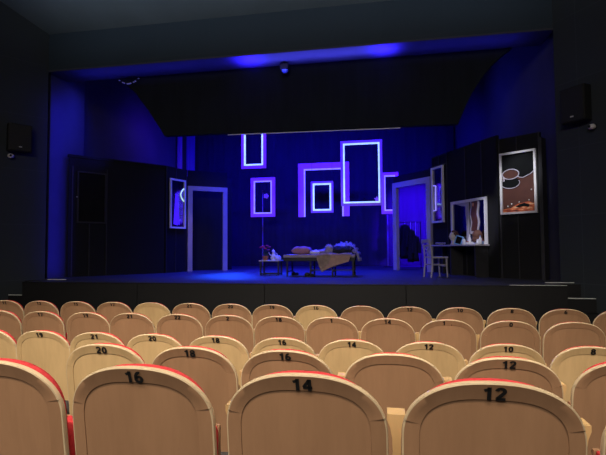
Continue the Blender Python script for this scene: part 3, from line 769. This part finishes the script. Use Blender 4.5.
# fluffy cushion standing on its edge
bm = BM(); blob(bm, (0, 0, .10), (.09, .07, .105), 3, .04, 4)
base = [(v.co.copy(), v.normal.copy()) for v in bm.verts]
bm.normal_update(); base = [(v.co.copy(), (v.co - Vector((0, 0, .10))).normalized()) for v in bm.verts]
spiky(bm, base, 320, .035, 4)
o = tag(obj('fluffy_cushion', bm, 'fur', smooth='all'), 'fluffy grey cushion propped upright beside the dark blanket', 'cushion'); o.location = (-1.24, 10.36, mz + .01)
# dark blanket heap
bm = BM(); blob(bm, (0, 0, .1), (.27, .22, .118), 4, .09, 8)
o = tag(obj('dark_blanket', bm, 'navy', smooth='all'), 'bunched dark navy blanket on the right half of the daybed', 'blanket'); o.location = (-.93, 10.46, mz - .012)
# fur throw draped over blanket and right end of the bed
bm = BM(); prof = [(-.17, .19), (-.08, .24), (.04, .265), (.13, .255), (.21, .225), (.28, .165), (.335, .08), (.365, -.02), (.38, -.13)]
n = 13; G = []
for i, (x, z) in enumerate(prof):
    row = []
    for j in range(n):
        v = 2 * j / (n - 1) - 1; y = v * .26 + .06; dz = -.13 * abs(v) ** 2.2 * (1 if i < 6 else .2) + .012 * sin(i * 1.7 + j * 2.1)
        row.append(bm.verts.new((x + .015 * sin(j * 1.9), y + .05, z + dz)))
    G.append(row)
for i in range(len(prof) - 1):
    for j in range(n - 1): bm.faces.new((G[i][j], G[i + 1][j], G[i + 1][j + 1], G[i][j + 1]))
bm.normal_update(); base = []
for f in bm.faces:
    nn = f.normal if f.normal.z > -.1 else -f.normal
    if nn.x < 0 and abs(nn.z) < .3: nn = -nn
    base.append((f.calc_center_median(), nn.copy()))
for e in bm.edges:
    if e.is_boundary: base.append(((e.verts[0].co + e.verts[1].co) / 2, Vector((.3, -.3, .6))))
    
bmesh.ops.solidify(bm, geom=bm.faces[:], thickness=0.02)
spiky(bm, base, 1700, .055, 9)
o = tag(obj('fur_throw', bm, 'fur', smooth='all'), 'shaggy grey lilac fur throw over the right end of the daybed', 'throw'); o.location = (-.95, 10.47, mz - .005)
# beige blanket: lies on the front of the mattress and hangs over the front edge in a point
bm = BM(); cols = 26; G = []
for i in range(cols + 1):
    u = i / cols; x = -.16 + .80 * u
    if u < .16: drop = .20 + (.40 - .20) * u / .16
    else: drop = .40 + (.17 - .40) * ((u - .16) / .84) ** .8
    if u < .06: drop *= .55 + u * 7.5
    row = []
    fold = .018 * sin(u * 15) + .02 * math.exp(-((u - .42) / .06) ** 2)
    for k in range(6): row.append(bm.verts.new((x, -.02 - .30 * k / 5 + .0, .012 + .016 * sin(u * 11 + k))))
    row.append(bm.verts.new((x, -.345, .002)))
    for k in range(1, 9):
        f = k / 8; row.append(bm.verts.new((x - .10 * (u - .2) * f, -.352 - .02 * f - fold * f, -.01 - drop * f)))
    G.append(row)
for i in range(cols):
    for k in range(len(G[0]) - 1): bm.faces.new((G[i][k], G[i + 1][k], G[i + 1][k + 1], G[i][k + 1]))
bmesh.ops.solidify(bm, geom=bm.faces[:], thickness=-0.014)
t = tag(obj('beige_blanket', bm, 'beige', smooth='all'), 'beige blanket hanging in a point over the front of the daybed', 'blanket'); t.location = (BX + .10, BY + .0, mz + .012)
bm = BM()
prism(bm, [(-.02, -.375), (.13, -.20), (.20, .0), (.62, -.02), (.575, -.165), (.30, -.245)], -.424, -.411)
fl = obj('turned_fold', bm, 'fold', t)
# shoes under the bed
for i, (x, y, a, lab) in enumerate(((-2.12, 10.78, 60, 'black shoe lying under the head of the daybed'), (-1.66, 10.16, 15, 'black shoe lying under the front edge of the daybed'))):
    t = thing('shoe', lab, 'shoe', (x, y, ST), radians(a), 'pair of black shoes')
    bm = BM(); prism_z(bm, [(.13 * cos(q) * (1 if cos(q) > 0 else .95), .04 * sin(q) * (1 + .2 * cos(q))) for q in [2 * pi * k / 20 for k in range(20)]], .0, .018); obj('sole', bm, 'black', t)
    bm = BM(); blob(bm, (.05, 0, .04), (.078, .037, .032), 2); blob(bm, (-.06, 0, .05), (.065, .035, .05), 2); obj('upper', bm, 'black', t, smooth='all')

t = thing('side_table', 'small black legged table with a pale top left of the daybed', 'table', (-2.73, 10.85, ST))
bm = BM(); box(bm, -.26, .26, -.2, .2, .335, .36, .004); obj('table_top', bm, 'table_top', t)
for x in (-.22, .22):
    for y in (-.16, .16):
        bm = BM(); box(bm, x - .018, x + .018, y - .018, y + .018, 0, .334); obj('leg', bm, 'black', t)
    bm = BM(); box(bm, x - .012, x + .012, -.141, .141, .02, .045); obj('floor_rail', bm, 'black', t)
for y in (-.16, .16):
    bm = BM(); box(bm, -.201, .201, y - .012, y + .012, .02, .045); obj('floor_rail', bm, 'black', t)
tz = ST + .361
t = thing('potted_flowers', 'terracotta pot of red flowers on the small stage table', 'plant', (-2.86, 10.80, tz))
bm = BM(); lathe(bm, [(0, 0), (.06, .0), (.078, .085), (.084, .085), (.084, .10), (.0, .098)], seg=18); obj('pot', bm, 'terracotta', t, smooth=True)
rnd = random.Random(12)
for i in range(8):
    a = 2 * pi * i / 8 + .3; r = rnd.uniform(.05, .13); h = rnd.uniform(.22, .36)
    bm = BM(); tube(bm, [(0.01 * cos(a), .01 * sin(a), .09), (r * .5 * cos(a), r * .5 * sin(a), h * .6), (r * cos(a), r * sin(a), h)], .004, 5); sm = obj('stem', bm, 'green', t)
    bm = BM()
    for q in range(5):
        b = 2 * pi * q / 5; blob(bm, (r * cos(a) + .022 * cos(b), r * sin(a) + .022 * sin(b), h + .008), (.022, .022, .014), 1)
    obj('flower', bm, 'petal', sm, smooth='all')
    if i % 2 == 0:
        bm = BM(); blob(bm, (r * .7 * cos(a + .5), r * .7 * sin(a + .5), h * .5), (.04, .028, .008), 2); obj('leaf', bm, 'green', sm, smooth='all')
t = thing('white_jug', 'white jug standing in a crumpled cloth on the small stage table', 'jug', (-2.67, 10.84, tz))
bm = BM(); lathe(bm, [(0, 0), (.055, .002), (.07, .05), (.062, .11), (.035, .155), (.03, .19), (.042, .215), (.036, .215), (.024, .19)], seg=18); obj('body', bm, 'white', t, smooth=True)
bm = BM(); lathe(bm, [(.04, .216), (.03, .235), (.012, .245), (.014, .262), (0, .27)], seg=14); obj('lid', bm, 'white', t, smooth=True)
bm = BM(); tube(bm, [(-.05, 0, .10), (-.10, 0, .15), (-.115, 0, .2)], [.014, .01, .008], 8); obj('spout', bm, 'white', t, smooth=True)
bm = BM(); tube(bm, [(.045, 0, .17), (.09, 0, .16), (.095, 0, .1), (.06, 0, .06)], .008, 8); obj('handle', bm, 'white', t, smooth=True)
bm = BM(); blob(bm, (0, 0, .05), (.085, .09, .062), 3, .2, 11)
for i in range(9): blob(bm, (.05 * cos(i * 1.1), .06 * sin(i * 1.7), .05 + .012 * (i % 4)), (.03, .03, .04), 1)
o = tag(obj('crumpled_napkin', bm, 'cloth_white', smooth='all'), 'crumpled white cloth beside the jug on the small stage table', 'cloth'); o.location = (-2.55, 10.80, tz - .001)

# lamp stands in the background
def lamp_stand(x, y, h, lab, head, foot=True):
    t = thing('lamp_stand', lab, 'lamp stand', (x, y, ST), 0, 'lamp stands before the backcloth')
    bm = BM(); tube(bm, [(0, 0, .02), (0, 0, h)], .022, 10); obj('pole', bm, 'pole', t, smooth=True)
    bm = BM(); lathe(bm, [(0, 0), (.16, 0), (.16, .012), (.03, .03)], seg=18); obj('base', bm, 'black', t, smooth=True)
    if head:
        bm = BM(); tube(bm, [(0, -.028, h - .06), (.08, -.05, h - .05), (.14, -.06, h - .12)], .01, 6); obj('arm', bm, 'black', t, smooth=True)
        for k in range(5):
            bm = BM(); blob(bm, (.14 + .055 * cos(k * 1.26), -.06, h - .22 + .055 * sin(k * 1.26)), (.04, .035, .04), 2); obj('bulb', bm, 'violet_dim', t, smooth='all')
lamp_stand(-4.16, 15.35, 2.68, 'thin violet lamp stand with a cluster lamp behind the low left frame', True)
lamp_stand(0.12, 15.4, 1.74, 'thin violet lamp stand below the frame near the right doorway', False)
t = thing('star_lamp', 'small violet star lamp hanging inside the tallest frame', 'lamp', (-0.19, 13.5, 3.02))
bm = BM(); pts = []
for k in range(10):
    a = pi / 2 + pi * k / 5; r = .10 if k % 2 == 0 else .042; pts.append((r * cos(a), r * sin(a)))
prism(bm, pts, -.015, .015); obj('star', bm, 'violet', t)
bm = BM(); tube(bm, [(0, 0, .1), (0, 0, 3.8)], .003, 5); obj('wire', bm, 'black', t)

# ------------------------------------------------------------------ the theatre seats
ZT, HA = 0.90, 0.262                        # top of back, half width
def by(x, z): return -(z - 0.45) * math.tan(radians(8)) + 0.30 * x * x
EXP_O, BO, EXP_I, BI = 2.35, 0.20, 2.7, 0.146
zj = ZT - BO
def outer(t):  # t: 0..1 from the left side over the top to the right side
    a = pi * (1 - t); c, s = cos(a), sin(a)
    return HA * math.copysign(abs(c) ** (2 / EXP_O), c), zj + BO * abs(s) ** (2 / EXP_O)
def inner(t):
    a = pi * (1 - t); c, s = cos(a), sin(a); h = HA - 0.052
    return h * math.copysign(abs(c) ** (2 / EXP_I), c), zj + BI * abs(s) ** (2 / EXP_I)
NA = 40; ZB = 0.30; TILT = 0.009; TH = 0.012; TJ = 0.085

def make_seat(wood):
    parts = []
    def add(name, bm, mats, smooth=True): parts.append((name, obj(name, bm, mats, smooth=smooth)))
    def ring(xo, zo, xi, zi, w):
        d = Vector((xo - xi, zo - zi)).normalized() * .0062      # rounded-over plywood edge
        xe, ze = xo - d.x, zo - d.y
        yo, yi = by(xe, ze) - TILT * w, by(xi, zi)
        xm, zm = (xe + xi) / 2, (ze + zi) / 2; ym = by(xm, zm) - TILT * .45 * w
        return [(xi, yi + .008, zi), (xi, yi, zi), (xm, ym, zm), (xe, yo, ze), (xo - d.x * .3, yo + .002, zo - d.y * .3), (xo, yo + .007, zo), (xo, yo + .018, zo), (xi, yi + .02, zi)]
    def skin(bm, rows):
        rows = [[bm.verts.new(p) for p in r] for r in rows]
        for a, b in zip(rows, rows[1:]):
            for k in range(8):
                f = bm.faces.new((a[k], b[k], b[(k + 1) % 8], a[(k + 1) % 8])); f.material_index = 1 if k in (3, 4, 5) else 0
        bm.faces.new(rows[0]); bm.faces.new(rows[-1][::-1])
    # curved rim piece over the top
    bm = BM(); rows = []
    for i in range(NA + 1):
        t = TJ + (1 - 2 * TJ) * i / NA
        (xo, zo), (xi, zi) = outer(t), inner(t)
        rows.append(ring(xo, zo, xi, zi, min(1, .4 + max(0, (zo - ZT + .12) / .10))))
    skin(bm, rows); add('back_rim', bm, [wood, 'edge'])
    # side strips below it
    for s in (-1, 1):
        bm = BM(); rows = []
        for i in range(9):
            t = (TJ - .001) * (1 - i / 8); (xo, zo), (xi, zi) = outer(t), inner(t)
            rows.append(ring(-s * xo, zo, -s * xi, zi, .12))
        for z in (.55, .42, ZB): rows.append(ring(s * HA, z, s * (HA - .052), z, .12))
        skin(bm, rows); add('side_strip', bm, [wood, 'edge'])
    # recessed centre panel
    bm = BM(); n = 20; F_, B_ = [], []
    h = HA - 0.0525
    for i in range(n + 1):
        x = h * sin(pi * (i / n - .5)); u = min(1, abs(x) / (HA - .052))
        zt_ = zj + (BI - .0003) * (max(0, 1 - u ** EXP_I)) ** (1 / EXP_I)
        zs = (ZB, .42, .55, zj, zj + (zt_ - zj) * .5 + .0003, zt_ + .0006)
        F_.append([bm.verts.new((x, by(x, z) + .003, z)) for z in zs]); B_.append([bm.verts.new((x, by(x, z) + .012, z)) for z in zs])
    for G_, flip in ((F_, False), (B_, True)):
        for i in range(n):
            for k in range(5):
                q = (G_[i][k], G_[i + 1][k], G_[i + 1][k + 1], G_[i][k + 1]); bm.faces.new(q[::-1] if flip else q)
    for i in range(n):
        for k in (0, 5): bm.faces.new((F_[i][k], F_[i + 1][k], B_[i + 1][k], B_[i][k]))
    for k in range(5):
        for i in (0, n): bm.faces.new((F_[i][k], F_[i][k + 1], B_[i][k + 1], B_[i][k]))
    add('back_panel', bm, wood)
    # red back cushion on the stage side
    bm = BM(); loops = []
    for ins, dy in ((.020, .020), (.012, .026), (.010, .040), (.014, .058), (.026, .074), (.05, .084), (.11, .088)):
        lp = []
        for i in range(NA + 1):
            x, z = outer(i / NA)
            x2 = x * (1 - (ins * 1.25 + .010) / HA); z2 = zj + (z - zj) * (1 - min(.9, (ins - .0085) / BO)) - max(0, ins - .02) * .4
            lp.append(bm.verts.new((x2, by(x2, z2) + dy, z2)))
        x2 = HA - ins * 1.25 - .010
        lp.append(bm.verts.new((x2, by(x2, .38) + dy, .38 + ins))); lp.append(bm.verts.new((-x2, by(x2, .38) + dy, .38 + ins)))
        loops.append(lp)
    m = len(loops[0])
    for a, b in zip(loops, loops[1:]):
        for k in range(m): bm.faces.new((a[k], a[(k + 1) % m], b[(k + 1) % m], b[k]))
    bm.faces.new(loops[-1][::-1])
    add('back_cushion', bm, 'red')
    # tipped-up seat pad with wooden underside
    bm = BM(); box(bm, -.205, .205, .125, .20, .36, .63, .03); add('seat_pad', bm, 'red')
    bm = BM(); box(bm, -.20, .20, .201, .222, .37, .62, .008); add('seat_board', bm, wood)
    # armrest on the left with its stanchion
    def arm(x):
        bm = BM()
        prism(bm, [(x - .030, .735), (x + .030, .735), (x + .030, .716), (x + .020, .690), (x + .014, .655), (x + .013, .56), (x - .013, .56), (x - .014, .655), (x - .020, .690), (x - .030, .716)], .095, .16)
        prism_x(bm, [(.16, .725), (.16, .692), (.44, .585), (.46, .60), (.455, .612)], x - .0135, x + .0135)
        add('armrest', bm, 'arm_wood')
        bm = BM(); box(bm, x - .014, x + .014, .10, .155, .02, .559); box(bm, x - .02, x + .02, .06, .34, 0, .0195); add('stanchion', bm, 'white_metal')
    arm(-PITCH / 2)
    return parts
PITCH = 0.55
proto = {k: make_seat(k) for k in ('wood', 'wood_pale')}

def arc(cx, cy, rx, ry, a0, a1, n=14):
    return [(cx + rx * cos(radians(a0 + (a1 - a0) * i / n)), cy + ry * sin(radians(a0 + (a1 - a0) * i / n))) for i in range(n + 1)]
DIGIT = {   # strokes on a cell 0.62 wide, 1 high
 '0': [arc(.31, .5, .21, .40, 0, 360, 24)], '1': [[(.40, 0), (.40, 1)], [(.42, .90), (.30, .80), (.12, .72)]],
 '2': [arc(.31, .70, .21, .21, 175, -30) + [(.10, .10)], [(.04, .09), (.58, .09)]],
 '3': [arc(.29, .71, .20, .20, 160, -90), arc(.29, .30, .22, .21, 90, -160)],
 '4': [[(.44, 0), (.44, .98)], [(.42, .92), (.06, .32)], [(.02, .29), (.60, .29)]],
 '5': [[(.54, .91), (.17, .91), (.12, .52)], arc(.30, .33, .21, .24, 130, -150)],
 '6': [arc(.31, .31, .21, .22, 0, 360, 20), arc(.36, .42, .26, .48, 185, 75)],
 '7': [[(.04, .91), (.56, .91), (.24, 0)]],
 '8': [arc(.31, .29, .22, .20, 0, 360, 20), arc(.31, .72, .19, .19, 0, 360, 20)],
 '9': [arc(.31, .69, .21, .22, 0, 360, 20), arc(.26, .58, .26, .48, 5, -105)],
 '.': [[(.2, .08), (.36, .08)]]}
def number_mesh(txt, h):
    """bold painted numeral, a thin raised layer; local x to the right, y up"""
    bm = BM(); adv = .72; tot = adv * len(txt); sw = .115
    for i, ch in enumerate(txt):
        for st in DIGIT.get(ch, []):
            P = [Vector((p[0], p[1])) for p in st]; n = len(P); closed = (P[0] - P[-1]).length < 1e-4
            L, R_ = [], []
            for k in range(n):
                a = P[k - 1] if k else (P[-2] if closed else P[0]); b = P[k + 1] if k < n - 1 else (P[1] if closed else P[-1])
                t = (b - a).normalized(); nn = Vector((-t.y, t.x)) * sw
                for lst, q in ((L, P[k] + nn), (R_, P[k] - nn)):
                    lst.append(((q.x + i * adv - tot / 2 + .05) * h, (q.y - .5) * h))
            for k in range(n - 1):
                q = [L[k], L[k + 1], R_[k + 1], R_[k]]
                vs = [bm.verts.new((x, y, .0012)) for x, y in q]; bm.faces.new(vs)
    return bm
def number_part(parent, s, dx=0.0, zc=0.0335):
    o = obj('seat_number', number_mesh(s, .0425), 'ink', parent, recalc=False)
    z = ZT - zc; f = 1 - (zc - .01) / (BO - BI - .01)
    y = by(dx, z) - TILT * f - .0016
    o.location = (dx, y, z); o.rotation_euler = (radians(90 + 8 + 11), 0, radians(40 * dx)); o.scale = (1.18, 1, 1)
    return o

first_use = {'wood': True, 'wood_pale': True}
def seat(x, Y, ztop, num, label, kind, group, rz=0.0, dx=0.0, arm_too=False):
    t = thing('theatre_seat', label, 'seat', (x, Y + (ZT - .45) * math.tan(radians(8)) + TILT, ztop - ZT), rz, group)
    if first_use[kind]:
        ps = [p[1] for p in proto[kind]]; first_use[kind] = False
    else:
        ps = []
        for nm, src in proto[kind]:
            c = src.copy(); COL.objects.link(c); ps.append(c)
    for c in ps: c.parent = t
    if num:
        rim = [c for c in ps if c.name.startswith('back_rim')][0]
        n = number_part(rim, num, dx); n['label'] = 'black painted seat number ' + num.strip()
    return t

ROWS = [
 ('the nearest row', 1.40, 1.21, 'wood', [(-1.385, None, None), (-.825, '16', None), (-.258, '14', None), (.306, '12', None), (.868, None, None)]),
 ('the second nearest row', 2.40, 1.053, 'wood', [(-1.615, '20', 'wood_pale'), (-1.075, '18', None), (-.533, '16', None), (.037, None, None), (.595, '12', None), (1.155, None, None)]),
 ('the middle row', 3.42, .915, 'wood_pale', [(-3.40, None, None), (-2.88, '19', None), (-2.365, '21', None), (-1.85, '20', None), (-1.315, '18', None), (-.78, '16', None), (-.25, '14', None), (.305, '12', None), (.845, '10', None), (1.39, '8', None)]),
 ('the second row from the stage', 4.45, .922, 'wood', [(-4.28, '15', None), (-3.74, '17', None), (-3.185, '19', None), (-2.665, '21', None), (-2.125, '22', None), (-1.58, '2', None), (-1.05, '18', None), (-.52, '1', None), (.02, '14', None), (.575, '1 .', None), (1.13, '0', None), (1.675, None, None)]),
 ('the front row by the stage', 5.40, .917, 'wood', [(-5.09, '11', None), (-4.56, '13', None), (-4.01, '15', None), (-3.48, '17', None), (-2.95, None, 'wood_pale'), (-2.42, '21', None), (-1.88, '20', None), (-1.355, '19', None), (-.815, '16', 'wood_pale'), (-.27, None, None), (.275, '12', None), (.83, '10', None), (1.385, '8', None), (1.935, '6', None), (2.48, None, None)]),
]
for rname, Y, z, kind, seats in ROWS:
    for i, (x, num, k2) in enumerate(seats):
        if num:
            extra = {'2': ' with a lone worn 2', '1': ' with a lone worn 1', '1 .': ' with worn 1 and dot', '0': ' with a lone worn 0'}.get(num, ' numbered ' + num) if rname == 'the second row from the stage' else ' numbered ' + num
            lab = 'beech backed theatre seat%s in %s' % (extra, rname)
        else:
            nb = [(seats[j][1]) for j in (i - 1, i + 1) if 0 <= j < len(seats) and seats[j][1]]
            if i == 0: lab = 'cropped beech seat at left end of %s, beside seat %s' % (rname, nb[0])
            elif i == len(seats) - 1: lab = 'cropped beech backed seat at the right end of %s' % rname
            else: lab = 'unnumbered seat between %s and %s in %s' % (nb[0], nb[1], rname)
        dx = {'2': -.04, '1': -.02, '0': .0}.get(num, -.022)
        seat(x, Y, z, num, lab, k2 or kind, 'theatre seats')

# ------------------------------------------------------------------ lights
def area(name, loc, target, size, power, color, sy=None, spread=180):
    l = bpy.data.lights.new(name, 'AREA'); l.energy = power; l.color = color; l.size = size
    if sy: l.shape = 'RECTANGLE'; l.size_y = sy
    l.spread = radians(spread)
    o = bpy.data.objects.new(name, l); COL.objects.link(o); o.location = loc
    o.rotation_euler = (Vector(target) - Vector(loc)).to_track_quat('-Z', 'Y').to_euler()
    return o
def spot(name, loc, target, power, color, ang=40, blend=0.6, r=0.1):
    l = bpy.data.lights.new(name, 'SPOT'); l.energy = power; l.color = color; l.spot_size = radians(ang); l.spot_blend = blend; l.shadow_soft_size = r
    o = bpy.data.objects.new(name, l); COL.objects.link(o); o.location = loc
    o.rotation_euler = (Vector(target) - Vector(loc)).to_track_quat('-Z', 'Y').to_euler()
    return o
WARM = (1.0, 0.87, 0.70)
BLUE = (0.022, 0.004, 1.0)
area('house_light_rear', (-1.6, -1.2, 6.9), (-1.6, 3.2, 1.0), 7.0, 167.4, WARM, 0.8, 66)
area('house_light_wide', (-1.5, -3.6, 6.4), (-1.2, 4.4, 1.6), 6.0, 130, (1.0, 0.93, 0.86), 1.6, 110)
area('house_light_top', (-1.2, 3.4, 7.3), (-1.2, 3.6, 0), 7.0, 40, WARM, 1.5, 50)
area('ceiling_fill', (-2.0, 6.4, 4.4), (-2.0, 7.9, 7.2), 10.0, 45, (0.72, 0.86, 1.0), .5, 75)  # unseen fill added to lighten the ceiling
# blue stage wash
area('wash_back', (-2.4, 12.2, 6.6), (-2.4, 16.2, 2.9), 7.0, 691.6, (0.012, 0.006, 1.0), 0.4, 110)
area('wash_floor', (-2.6, 12.4, 6.6), (-2.6, 11.6, .9), 4.0, 400, (0.012, 0.022, 1.0), 1.5, 66)
spot('floor_pool', (-4.6, 14.2, 6.2), (-3.35, 10.75, ST), 9000, (0.012, 0.075, 1.0), 27, 1.0)
spot('coat_light', (1.1, 13.3, 4.9), (1.1, 16.1, 2.5), 11000, (0.035, 0.002, 1.0), 48, .9)
area('wing_light_left', (-6.9, 9.3, 3.0), (-7.49, 9.32, 3.0), .3, 11, (0.026, 0.018, 1.0), 4.2, 100)
area('wing_light_left_top', (-6.8, 9.95, 4.7), (-7.49, 9.95, 4.5), .6, 8, (0.03, 0.03, 1.0), 1.6, 120)
area('wing_light_right', (1.6, 12.4, 5.5), (3.0, 11.5, 4.4), .8, 13.16, (0.03, 0.035, 1.0))
area('wing_light_rear', (-6.3, 13.0, 5.4), (-7.6, 13.6, 4.4), .6, 24.75, (0.06, 0.015, 1.0))
spot('soffit_light', (-2.80, 9.28, 5.2), (-2.80, 9.24, 5.63), 157.5, BLUE, 112, 1.0)
spot('soffit_light', (0.05, 9.28, 5.2), (0.05, 9.24, 5.63), 151.2, BLUE, 104, 1.0)
area('soffit_wash', (-1.35, 9.3, 5.3), (-1.35, 9.26, 5.63), 3.2, 23.1, (0.09, 0.09, 1.0), .12, 120)
area('soffit_wash_wide', (-2.1, 9.3, 5.1), (-2.1, 9.26, 5.63), 9.5, 17.6, (0.04, 0.04, 1.0), .12, 110)
# unseen spots added to brighten dressing corner, mirror, bed and doorways
spot('dressing_fill', (0.2, 6.6, 5.9), (2.12, 10.45, 2.05), 1087, (0.85, 0.85, 1.0), 11, .7)
spot('mirror_fill', (1.2, 6.8, 5.9), (2.72, 9.8, 2.9), 832, (0.95, 0.97, 1.0), 13, .5)
spot('bed_fill', (-1.2, 6.6, 5.9), (-1.3, 10.4, 1.3), 28.08, (1.0, 0.72, 0.66), 11, .8)
spot('portal_fill', (-1.6, 6.9, 4.8), (0.78, 12.85, 2.2), 170, (0.8, 0.7, 1.0), 13, .8)
spot('door_fill', (-3.5, 7.2, 5.0), (-5.3, 12.2, 2.1), 150, (0.85, 0.58, 1.0), 13, .8)

w = bpy.data.worlds.new('world'); scene.world = w; w.use_nodes = True
w.node_tree.nodes['Background'].inputs[0].default_value = (0.01, 0.012, 0.02, 1)
w.node_tree.nodes['Background'].inputs[1].default_value = 0.05

scene.view_settings.view_transform = 'Standard'
scene.view_settings.look = 'None'
scene.view_settings.gamma = 1.0
scene.view_settings.exposure = 0.0
scene.view_settings.use_curve_mapping = False
scene.cycles.use_denoising = True
